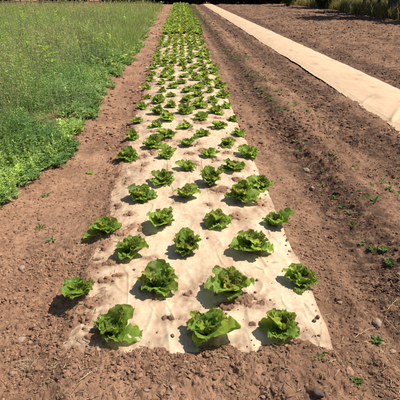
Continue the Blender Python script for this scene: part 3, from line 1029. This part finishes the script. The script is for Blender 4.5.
def build_vetch():
    """low feathery ground cover: sprays of paired leaflets"""
    r = np.random.default_rng(78)
    V, Q, C, off = [], [], [], 0
    for n, y0, y1, ls, maxd in [(9000, 2.3, 5.2, .0165, 1.8), (13000, 4.2, 11, .024, 1.9), (9000, 10, 26, .036, 1.2)]:
        x, y = zone_points(n, y0, y1, r, .60, 1.0, -.03)
        d = grass_edge(y) - x
        cl = fbm(x * 1.7, y * 1.3, 521, 3)
        keep = (r.uniform(0, 1, n) < np.clip(1.25 - sm(.5, 3.0, d / maxd) * .75, .12, 1)) & (cl > -.16 + .1 * sm(.2, .9, d) + .5 * np.exp(-((x + 2.15) / .35) ** 2 - ((y - 5.2) / .5) ** 2) + .4 * np.exp(-((x + 2.5) / .3) ** 2 - ((y - 4.6) / .3) ** 2))
        x, y, d, cl = x[keep], y[keep], d[keep], cl[keep]
        m = len(x)
        a = r.uniform(0, 6.28, m); ln = r.uniform(.10, .28, m) * (.5 + .75 * sm(0, .6, d)) * (1 + .5 * cl); el = r.uniform(.45, 1.45, m)
        z0 = soil_z(x, y)
        base = tints(m, r, [(.165, .285, .080), (.225, .350, .105), (.105, .205, .060), (.34, .42, .15)], [3, 3, 2.0, .7])
        base = base * (1 + np.clip(.7 * fbm(x * 1.3, y * 1.1, 525, 2), -.4, .4)[:, None] * np.array([.8, .55, .7]))
        tall = (r.uniform(0, 1, m) < .14) & (d > .35)
        ln = np.where(tall, ln * 1.7, ln); el = np.where(tall, np.maximum(el, 1.05), el)
        for k in range(8):
            t = (k + .8) / 8
            e_ = el * (1 - .55 * t)
            sx = x + np.cos(a) * ln * t * np.cos(e_); sy = y + np.sin(a) * ln * t * np.cos(e_); sz = z0 + ln * t * np.sin(e_) + .012
            for s in (-1, 1):
                la = a + s * r.uniform(.7, 1.4, m)
                L = ls * r.uniform(.7, 1.4, m) * (1.15 - .5 * t)
                up = r.uniform(-.3, .7, m)
                dx, dy, dz = np.cos(la) * np.cos(up), np.sin(la) * np.cos(up), np.sin(up)
                wx, wy = -np.sin(la) * .42, np.cos(la) * .42
                roll = r.uniform(-.25, .25, m)
                p0 = np.stack([sx, sy, sz], 1)
                dv = np.stack([dx, dy, dz], 1) * L[:, None]; wv = np.stack([wx, wy, roll], 1) * L[:, None]
                q = np.stack([p0, p0 + dv + wv, p0 + dv * 2, p0 + dv - wv], 1).reshape(-1, 3)
                V.append(q); Q.append(np.arange(m * 4).reshape(m, 4) + off); off += m * 4
                C.append(np.repeat(base * r.uniform(.85, 1.15, (m, 1)), 4, 0))
        # stems
        e2 = el * .7
        tip = np.stack([x + np.cos(a) * ln * np.cos(e2), y + np.sin(a) * ln * np.cos(e2), z0 + ln * np.sin(e2)], 1)
        b0 = np.stack([x, y, z0 - .01], 1); sd = np.stack([-np.sin(a), np.cos(a), 0 * a], 1) * ls * .12
        q = np.stack([b0 - sd, b0 + sd, tip + sd * .5, tip - sd * .5], 1).reshape(-1, 3)
        V.append(q); Q.append(np.arange(m * 4).reshape(m, 4) + off); off += m * 4; C.append(np.repeat(base * 1.1, 4, 0))
    me = mesh_np('ground_cover', np.concatenate(V), [np.concatenate(Q)], False, col=np.concatenate(C))
    tag(link('ground_cover', me, M_VETCH), 'low feathery green ground cover bordering the bare path', None, None, 'stuff')


build_grass()
build_vetch()


def build_forbs():
    """upright leafy weeds standing all through the verge"""
    r = np.random.default_rng(83)
    V, Q, C, off = [], [], [], 0
    for n, y0, y1, ls in [(2600, 2.6, 6, .018), (4600, 4.5, 12, .025), (420, 4.2, 12, .052), (7500, 10, 44, .044), (700, 9, 30, .085)]:
        x, y = zone_points(n, y0, y1, r, .61, .9, .04)
        d = grass_edge(y) - x
        cl = fbm(x * 1.2, y * .9, 541, 3)
        keep = (cl + .45 * vn(x * 2.6, y * 1.9, 544) > -.06 - .3 * (y > 9)) & (cl + .5 * np.exp(-((x + 2.15) / .4) ** 2 - ((y - 5.2) / .5) ** 2) * -1 > -.25)
        x, y, d, cl = x[keep], y[keep], d[keep], cl[keep]
        m = len(x)
        hgt = (.12 + .30 * sm(.05, 1.0, d)) * r.uniform(.55, 1.35, m) * (1 + 1.0 * cl)
        z0 = soil_z(x, y)
        la = r.uniform(0, 6.28, m); lean = r.uniform(0, .28, m)
        kind = fbm(x * .8 + 9, y * .6, 543, 2) + r.normal(0, .22, m)
        base = np.where((kind > .12)[:, None], np.array([[.36, .45, .125]]), np.where((kind > -.2)[:, None], np.array([[.22, .34, .105]]), np.array([[.27, .34, .17]]))) * r.uniform(.7, 1.3, (m, 1)) * (1 + .55 * np.clip(fbm(x * 1.6, y * 1.2, 547, 2), -.6, .6))[:, None]
        slim = np.where(kind > .12, .36, np.where(kind > -.2, .30, .16))
        for k in range(11):
            t = (k + 1.2) / 12
            sx = x + np.cos(la) * lean * hgt * t ** 1.5; sy = y + np.sin(la) * lean * hgt * t ** 1.5; sz = z0 + hgt * t
            for s_ in (0, 1):
                a = k * 2.4 + s_ * math.pi + la + r.normal(0, .35, m)
                L = ls * r.uniform(.6, 1.4, m) * (1.25 - .75 * t)
                up = r.uniform(-.35, .9, m)
                dv = np.stack([np.cos(a) * np.cos(up), np.sin(a) * np.cos(up), np.sin(up)], 1) * L[:, None]
                wv = np.stack([-np.sin(a), np.cos(a), r.uniform(-.4, .4, m)], 1) * (L * slim)[:, None]
                p0 = np.stack([sx, sy, sz], 1)
                V.append(np.stack([p0, p0 + dv + wv, p0 + dv * 2.1, p0 + dv - wv], 1).reshape(-1, 3)); Q.append(np.arange(m * 4).reshape(m, 4) + off); off += m * 4
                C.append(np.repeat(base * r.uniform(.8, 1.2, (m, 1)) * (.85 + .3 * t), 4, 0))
        tip = np.stack([x + np.cos(la) * lean * hgt, y + np.sin(la) * lean * hgt, z0 + hgt], 1)
        b0 = np.stack([x, y, z0 - .01], 1); sd = np.stack([np.full(m, ls * .14), 0 * x, 0 * x], 1)
        V.append(np.stack([b0 - sd, b0 + sd, tip + sd * .4, tip - sd * .4], 1).reshape(-1, 3)); Q.append(np.arange(m * 4).reshape(m, 4) + off); off += m * 4; C.append(np.repeat(base * 1.1, 4, 0))
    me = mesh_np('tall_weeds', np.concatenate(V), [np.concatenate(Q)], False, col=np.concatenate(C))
    tag(link('tall_weeds', me, M_VETCH), 'upright leafy green weeds standing among the grass of the verge', None, None, 'stuff')


build_forbs()


def dry_grass():
    r = np.random.default_rng(79)
    n = 30000
    y = r.uniform(21, 52, n)
    x = 12.3 + .7 * vn(y * .4, y * 0, 531) - .05 * np.maximum(0, y - 38) + np.abs(r.normal(0, 2.4, n))
    cl = fbm(x * .8, y * .5, 532, 3)
    keep = r.uniform(0, 1, n) < sm(-.5, .3, cl)
    x, y, cl = x[keep], y[keep], cl[keep]
    m = len(x)
    tn = tints(m, r, [(.25, .21, .10), (.18, .18, .07), (.32, .26, .15), (.10, .13, .045)], [3, 2.5, 1.2, 2])
    v, q, t3, c = blades(x, y, r.uniform(.35, 1.0, m) * (1 + .5 * cl), r.uniform(.02, .045, m), r.uniform(.15, .7, m), tn, r)
    tag(link('dry_grass', mesh_np('dry_grass', v, [q, t3], True, col=c), M_GRASS), 'tall dry yellow grass under the trees at the ploughed field edge', None, None, 'stuff')


dry_grass()


# ------------------------------------------------------------------ clods, crumbs, straw
def ico(sub):
    import bmesh
    b = bmesh.new(); bmesh.ops.create_icosphere(b, subdivisions=sub, radius=1)
    v = np.array([tuple(q.co) for q in b.verts]); f = np.array([[q.index for q in p.verts] for p in b.faces]); b.free()
    return v, f


def scatter_lumps(x, y, z, rad, tint, r, sub):
    v, f = ico(sub)
    n = len(x)
    sh = []
    for k in range(12):
        s = v * (1 + .34 * r.normal(size=(len(v), 1)).clip(-1.3, 1.3) * (.8 if sub == 1 else .55))
        s = s * np.array([r.uniform(.75, 1.25), r.uniform(.75, 1.25), r.uniform(.55, .9)])
        sh.append(s)
    sh = np.array(sh)[r.integers(0, 12, n)]
    a = r.uniform(0, 6.28, n); c, s = np.cos(a), np.sin(a)
    X = sh[:, :, 0] * c[:, None] - sh[:, :, 1] * s[:, None]; Y = sh[:, :, 0] * s[:, None] + sh[:, :, 1] * c[:, None]
    V = np.stack([X * rad[:, None] + x[:, None], Y * rad[:, None] + y[:, None], sh[:, :, 2] * rad[:, None] + z[:, None]], -1).reshape(-1, 3)
    F = (f[None] + (np.arange(n) * len(v))[:, None, None]).reshape(-1, 3)
    return V, F, np.repeat(tint, len(v), 0)


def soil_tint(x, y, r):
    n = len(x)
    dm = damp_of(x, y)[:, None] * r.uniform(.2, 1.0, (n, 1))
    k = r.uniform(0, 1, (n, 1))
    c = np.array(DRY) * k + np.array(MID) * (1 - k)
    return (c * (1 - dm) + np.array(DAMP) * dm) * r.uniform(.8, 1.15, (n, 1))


def off_film(x, y):
    return (x < edge_l(np.clip(y, 1, 60)) + .02) | (x > edge_r(np.clip(y, 1, 60)) - .005) | (y < edge_f(x))


def build_clods():
    r = np.random.default_rng(80)
    V, F, C, off = [], [], [], 0
    for n, y0, y1, r0, r1, pw, sub in [(150000, .95, 5.0, .0018, .0105, 3.4, 1), (1300, .95, 6.0, .009, .022, 3.2, 2), (26000, 4.5, 18, .008, .028, 2.4, 1), (14000, 16, 50, .02, .05, 2.0, 1)]:
        y = y0 * (y1 / y0) ** r.uniform(0, 1, n)
        x = r.uniform(-.62, .72, n) * (y + .6)
        a = rough(x, y)
        cl = fbm(x * 4, y * 4, 601, 3)
        far_in = (y > 17) & (x > -.8) & (x < 1.15)
        keep = off_film(x, y) & (x > grass_edge(y) - .25) & (r.uniform(0, 1, n) < np.clip(.36 * a + 1.0 * cl, .07, 1)) & ~far_in & ~((x > 2.66) & (x < 3.84) & (y > 3.3))
        x, y = x[keep], y[keep]
        rad = r0 + (r1 - r0) * r.uniform(0, 1, len(x)) ** pw
        z = soil_z(x, y) + rad * .18
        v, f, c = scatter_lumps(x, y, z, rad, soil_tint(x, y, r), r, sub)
        V.append(v); F.append(f + off); C.append(c); off += len(v)
    me = mesh_np('soil_clods', np.concatenate(V), [np.concatenate(F)], False, col=np.concatenate(C))
    tag(link('soil_clods', me, M_CLOD), 'loose clods of brown soil lying over the tilled ground', None, None, 'stuff')
    # crumbs thrown on to the film
    n = 5200
    y = 1.5 * (17 / 1.5) ** r.uniform(0, 1, n); x = r.uniform(-.55, .70, n)
    pc = patch_cover(x, y)
    near_edge = np.minimum(x - edge_l(y), np.minimum(edge_r(y) - x, (y - edge_f(x)) * .8))
    keep = (~off_film(x, y)) & (r.uniform(0, 1, n) < .018 + 1.0 * pc + .55 * np.exp(-(near_edge / .05) ** 2))
    x, y = x[keep], y[keep]
    rad = (.0025 + .008 * r.uniform(0, 1, len(x)) ** 3) * (1 + .06 * y)
    z = np.maximum(film_z(x, y), soil_z(x, y)) + rad * .3
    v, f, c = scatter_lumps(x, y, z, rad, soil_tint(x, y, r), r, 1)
    tag(link('soil_crumbs', mesh_np('soil_crumbs', v, [f], True, col=c), M_CLOD), 'crumbs of soil scattered on the cream film', None, None, 'stuff')


build_clods()


def stalk_np(L, w, bend, r, seg=5):
    """a dry stalk lying along x, triangular section"""
    t = np.linspace(-.5, .5, seg)
    y = bend * L * (t ** 2 * 4 - 1) * .25 + r.normal(0, .012 * L, seg)
    z = np.abs(r.normal(0, .01 * L, seg))
    ww = w * np.interp(t, [-.5, -.4, .4, .5], [.6, 1, .9, .4])
    V = []
    for k in range(3):
        a = 2 * math.pi * k / 3
        V.append(np.stack([t * L, y + np.cos(a) * ww * .5, z + np.sin(a) * ww * .5], 1))
    V = np.stack(V, 1).reshape(-1, 3)
    Q = [(i * 3 + k, i * 3 + (k + 1) % 3, i * 3 + 3 + (k + 1) % 3, i * 3 + 3 + k) for i in range(seg - 1) for k in range(3)]
    return V, np.array(Q), np.array([(2, 1, 0), (seg * 3 - 3, seg * 3 - 2, seg * 3 - 1)])


def build_straw():
    r = np.random.default_rng(81)
    V, Q, T3, C, off = [], [], [], [], 0
    n = 14000
    y = 1.0 * (6.5) ** r.uniform(0, 1, n); x = r.uniform(-.60, .66, n) * (y + .6)
    cl = fbm(x * 2.4, y * 2.4, 611, 3)
    wgt = np.clip(.12 + .9 * cl + .25 * (x > .7) + .3 * (y < 1.5) + .7 * (np.abs(x + .54) < .16), .03, 1)
    keep = (off_film(x, y) | (r.uniform(0, 1, n) < .05 + .4 * (x < edge_l(y) + .16))) & (x > grass_edge(y) - .1) & (r.uniform(0, 1, n) < wgt)
    x, y = x[keep], y[keep]
    zz = soil_z(x, y); zz = np.where(off_film(x, y), zz, np.maximum(zz, film_z(x, y)))
    for i in range(len(x)):
        L = .012 + .05 * r.random() ** 2.2
        v, q, t3 = stalk_np(L, r.uniform(.0014, .0042), r.uniform(-.5, .5), r, 4)
        a = r.uniform(0, 6.28); ti = r.normal(0, .16)
        c, s = math.cos(a), math.sin(a)
        z = v[:, 2] + v[:, 0] * math.sin(ti)
        V.append(np.stack([v[:, 0] * c - v[:, 1] * s + x[i], v[:, 0] * s + v[:, 1] * c + y[i], z + zz[i] + .006], 1))
        Q.append(q + off); T3.append(t3 + off); off += len(v)
        col = np.array([(.44, .31, .19), (.34, .22, .13), (.16, .095, .06), (.54, .42, .28)][r.choice(4, p=[.35, .27, .25, .13])]) * r.uniform(.8, 1.15)
        C.append(np.tile(col, (len(v), 1)))
    me = mesh_np('straw_litter', np.concatenate(V), [np.concatenate(Q), np.concatenate(T3)], True, col=np.concatenate(C))
    tag(link('straw_litter', me, M_STRAW), 'bits of dry straw and root scattered in the soil', None, None, 'stuff')


build_straw()

# ------------------------------------------------------------------ small single things on the soil
SR = np.random.default_rng(90)


def ground_at(px, py, z=.0):
    for _ in range(4):
        x, y = at(px, py, z)
        z = float(soil_z(np.array([x]), np.array([y]))[0])
    return x, y, z


for px0, py0, px1, py1, w, col, lab in [
        (79, 382, 93, 371, .006, (.60, .50, .30), 'pale straw stalk lying on the soil in front of the path'),
        (152, 378, 172, 384, .005, (.36, .25, .16), 'brown twig lying before the middle of the buried film end'),
        (157, 381, 171, 391, .004, (.50, .38, .24), 'thin tan stalk beside the brown twig'),
        (354, 339, 369, 331, .006, (.52, .40, .26), 'pale stalk on the furrow soil by the film corner'),
        (386, 312, 397, 300, .007, (.42, .30, .19), 'tan root piece beside the round stone'),
        (384, 320, 399, 333, .006, (.46, .34, .22), 'tan stalk below the round stone'),
        (376, 384, 400, 390, .006, (.42, .31, .20), 'long tan stalk in the corner furrow soil'),
        (388, 372, 392, 392, .005, (.38, .27, .18), 'upright lying stalk crossing the long tan stalk'),
        (262, 386, 272, 379, .004, (.36, .25, .16), 'short brown twig on dark soil before the film'),
        (195, 375, 224, 370, .004, (.30, .20, .13), 'thin dark twig on the bank before the buried film end'),
        (268, 372, 290, 362, .004, (.34, .24, .15), 'slim brown stalk on dark soil before the film corner'),
        (98, 250, 88, 263, .004, (.48, .37, .25), 'dry stalk on soil covering the film edge by the path')]:
    xa, ya, za = ground_at(px0, py0); xb, yb, zb = ground_at(px1, py1)
    L = math.hypot(xb - xa, yb - ya)
    v, q, t3 = stalk_np(L, w, SR.uniform(-.3, .3), SR, 9)
    me = mesh_np('dry_stalk', v, [q, t3], True, col=np.tile(np.array(col), (len(v), 1)))
    zs = soil_z(np.linspace(xa, xb, 7), np.linspace(ya, yb, 7))
    o = link('dry_stalk', me, M_STRAW, None, ((xa + xb) / 2, (ya + yb) / 2, float(np.max(zs)) * .6 + float(np.mean(zs)) * .4 + w * .3))
    o.rotation_euler = (0, 0, math.atan2(yb - ya, xb - xa))
    tag(o, lab, 'stalk', 'dry stalks lying on the soil')

for px, py, rad, mat, lab in [(377, 324, .024, M_STONE, 'round pinkish stone in the furrow soil beside dry roots'), (306, 171, .030, M_PALE, 'pale stone on the dark damp band of the furrow'),
                              (393, 352, .016, M_PALE, 'small pale stone at the corner of the furrow soil'), (173, 388, .009, M_PALE, 'small whitish pebble beside the twigs'),
                              (146, 391, .008, M_PALE, 'tiny white pebble in front of the buried film end'), (22, 268, .018, M_STONE, 'pinkish stone on the bare path'),
                              (20, 341, .022, M_STONE, 'flat reddish stone half sunk in the path beside the dead grass'), (318, 394, .022, M_DARK, 'dark lump of stone on the soil below the film corner'),
                              (312, 190, .020, M_STONE, 'brown stone beside the weed band of the furrow'), (12, 373, .014, M_STONE, 'little stone in the sandy front path'), (340, 303, .013, M_STONE, 'small brown stone beyond the film corner')]:
    x, y, z = ground_at(px, py)
    v, f = ico(3)
    ph = SR.uniform(0, 50)
    v = v * (1 + .30 * vn(v[:, 0] * 1.5 + ph, v[:, 1] * 1.5 + v[:, 2] * 1.3, 5) + .16 * np.round(2.2 * vn(v[:, 0] * 2.6 + ph, v[:, 1] * 2.6 - v[:, 2] * 2.6, 6)) / 2.2 + .05 * vn(v[:, 0] * 6 + ph, v[:, 1] * 6 - v[:, 2] * 6, 8))[:, None] * np.array([1.2, .9, .72]) * rad
    o = link('stone', mesh_np('stone', v, [f], True), mat, None, (x, y, z + rad * .08))
    o.rotation_euler = (0, 0, SR.uniform(0, 6))
    tag(o, lab, 'stone', 'stones lying in the soil')


def seedling_mesh(seed, n, L, wf=1.0):
    r = np.random.default_rng(seed)
    ls = [lettuce_leaf(r, L * r.uniform(.7, 1.2), L * wf * r.uniform(.32, .5), r.uniform(.3, 1.35), r.uniform(-.3, .4), .0015, .3, i * 2.4, 5, 7, (1, 1, 1)) for i in range(n)]
    vs, fs, ts, off = [], [], [], 0
    for P, F, T, rb in ls:
        vs.append(P); fs.append(F + off); ts.append(T); off += len(P)
    return mesh_np('weed_seedling', np.concatenate(vs), [np.concatenate(fs)], True, col=np.concatenate(ts))


SEED_K = [seedling_mesh(300 + i, n_, l_, w_) for i, (n_, l_, w_) in enumerate([(6, .030, 1.0), (4, .036, .7), (9, .026, 1.25), (3, .024, 1.5), (11, .034, .8), (7, .040, .45), (5, .022, 1.7), (14, .030, .9), (8, .045, .3)])]
for me_ in SEED_K: me_.materials.append(M_WEED)
for i, (px, py, sc, lab) in enumerate([(336, 199, 1.5, 'largest weed seedling on the dark furrow band beside the film'), (342, 208, 1.0, 'small weed seedling just below the largest one'), (321, 186, 1.0, 'weed seedling on the furrow band above the largest one'),
                                       (363, 244, 1.4, 'bright weed seedling low on the furrow band'), (373, 249, 1.1, 'weed seedling in the middle of three low on the furrow band'), (385, 250, 1.4, 'outermost of three weed seedlings low on the furrow band'),
                                       (305, 146, 1.4, 'weed seedling above the pale stone on the furrow band'), (297, 141, 1.2, 'highest weed seedling of the cluster above the pale stone'), (300, 152, 1.2, 'weed seedling on the film side above the pale stone'),
                                       (333, 153, 1.4, 'lone weed seedling on the light ridge between the furrows'), (324, 169, 1.1, 'weed seedling on the furrow band level with the pale stone'), (375, 202, 1.2, 'lone weed seedling low on the light ridge'),
                                       (320, 357, 1.1, 'weed seedling in soil below the film corner'), (377, 341, 1.0, 'weed seedling below the round stone'), (358, 382, 1.0, 'weed seedling on the front soil near the long stalk'), (350, 213, 1.1, 'weed seedling on the band below the largest one'),
                                       (52, 240, 1.2, 'tiny weed seedling on the bare path near the ground cover'), (40, 228, 1.1, 'tiny weed seedling at the edge of the ground cover'), (46, 196, 1.3, 'weed seedling on the path beside the green edge'),
                                       (389, 263, 1.2, 'lowest weed seedling on the furrow band'), (354, 225, 1.0, 'weed seedling halfway down the furrow band')]):
    x, y, z = ground_at(px, py)
    o = link('weed_seedling', SEED_K[(i * 4) % 9], None, None, (x, y, z - .002))
    o.scale = (sc,) * 3; o.rotation_euler = (0, 0, SR.uniform(0, 6))
    tag(o, lab, 'weed', 'weed seedlings in the bare soil')

# a scatter of sprouts too many to count on the far ridge
fx, fy = [], []
r_ = np.random.default_rng(95)
n = 1300
yy = 2.3 * (50 / 2.3) ** r_.uniform(0, 1, n); xx = np.where(r_.random(n) < .6, r_.normal(1.55, .16, n), r_.normal(1.28, .10, n))
kp = fbm(xx * 2, yy * .8, 621, 3) > np.where(yy < 7, .30, .02 - .004 * yy)
xx, yy = xx[kp], yy[kp]
V, F, C, off = [], [], [], 0
for i in range(len(xx)):
    me_ = SEED_K[(i * 4) % 9]
    v = np.empty(len(me_.vertices) * 3, np.float32); me_.vertices.foreach_get('co', v); v = v.reshape(-1, 3) * r_.uniform(.3, .8) * (1 + .05 * yy[i])
    f = np.empty(len(me_.loops), np.int32); me_.loops.foreach_get('vertex_index', f)
    V.append(v + np.array([xx[i], yy[i], 0])); F.append(f.reshape(-1, 4) + off); off += len(v)
zz = np.repeat(soil_z(xx, yy), [len(v) for v in V])
V = np.concatenate(V); V[:, 2] += zz
me = mesh_np('weed_sprouts', V, [np.concatenate(F)], True, col=np.ones((len(V), 3)))
tag(link('weed_sprouts', me, M_WEED), 'fine green weed growth along the far furrow ridge', None, None, 'stuff')

# a torn lettuce leaf lying on the path
x, y, z = ground_at(90, 174)
P, F_, T, rb = lettuce_leaf(np.random.default_rng(3), .085, .055, .12, -.1, .005, .25, 2.6, 9, 11, (1.35, 1.2, 1.2))
P = P - P.mean(0)
o = link('fallen_leaf', mesh_np('fallen_leaf', P, [F_], True, col=T, attrs={'rib': rb}), M_LETT, None, (x, y, z + .018))
tag(o, 'torn pale green lettuce leaf lying on the bare path', 'leaf')


def tuft(name, px, py, n, hmax, w, pal, lean, label, cat, seed, mat, flat=0.0):
    r = np.random.default_rng(seed)
    x, y, z = ground_at(px, py)
    bx = r.normal(0, .02, n); by = r.normal(0, .02, n)
    h = hmax * r.uniform(.4, 1, n)
    v, q, t3, c = blades(bx + x, by + y, h, np.full(n, w), r.uniform(.2, .9, n) + flat, tints(n, r, pal, [1] * len(pal)), r)
    v = v - np.array([x, y, z])
    if flat: v[:, 2] *= .55
    o = link(name, mesh_np(name, v, [q, t3], True, col=c), mat, None, (x, y, z))
    tag(o, label, cat)


tuft('dead_grass_tuft', 28, 364, 90, .085, .0022, [(.40, .28, .17), (.30, .20, .12), (.50, .38, .24)], 0, 'uprooted tuft of dead brown grass on the front path', 'grass tuft', 41, M_STRAW, .35)
tuft('grass_sprout', 234, 391, 7, .075, .0035, [(.12, .20, .05), (.16, .24, .06)], 0, 'thin green grass sprout in the soil before the film', 'grass sprout', 42, M_GRASS)

# broad leaved bright weeds standing in the grass
for i, (px, py, sc, lab) in enumerate([(50, 80, 1.65, 'bright yellow green broad leaved weed standing in the tall grass'), (22, 90, 1.5, 'broad leaved weed deeper in the grass, beyond the bright one'), (34, 68, 1.4, 'smaller broad leaved weed behind the two bright ones')]):
    r = np.random.default_rng(60 + i)
    x, y, z = ground_at(px, py)
    p = tag(empty('broadleaf_weed', (x, y, z), SR.uniform(0, 6), sc), lab, 'weed', 'broad leaved weeds in the grass')
    sv, sf = tube([(0, 0, -.02), (.01, 0, .16), (0, .015, .36)], [.006, .005, .002], 6)
    link('stem', mesh_np('stem', sv, [sf], True, col=np.ones((len(sv), 3)) * .9), M_WEED, p)
    vs, fs, ts, off = [], [], [], 0
    for k in range(16):
        P, F_, T, rb = lettuce_leaf(r, r.uniform(.09, .14), r.uniform(.05, .08), r.uniform(.2, .9), r.uniform(-.5, .1), .004, .2, k * 2.4, 7, 8, (2.9, 2.1, 1.0))
        P[:, 2] += .05 + .31 * k / 15
        vs.append(P); fs.append(F_ + off); ts.append(T); off += len(P)
    link('foliage', mesh_np('foliage', np.concatenate(vs), [np.concatenate(fs)], True, col=np.concatenate(ts)), M_WEED, p)
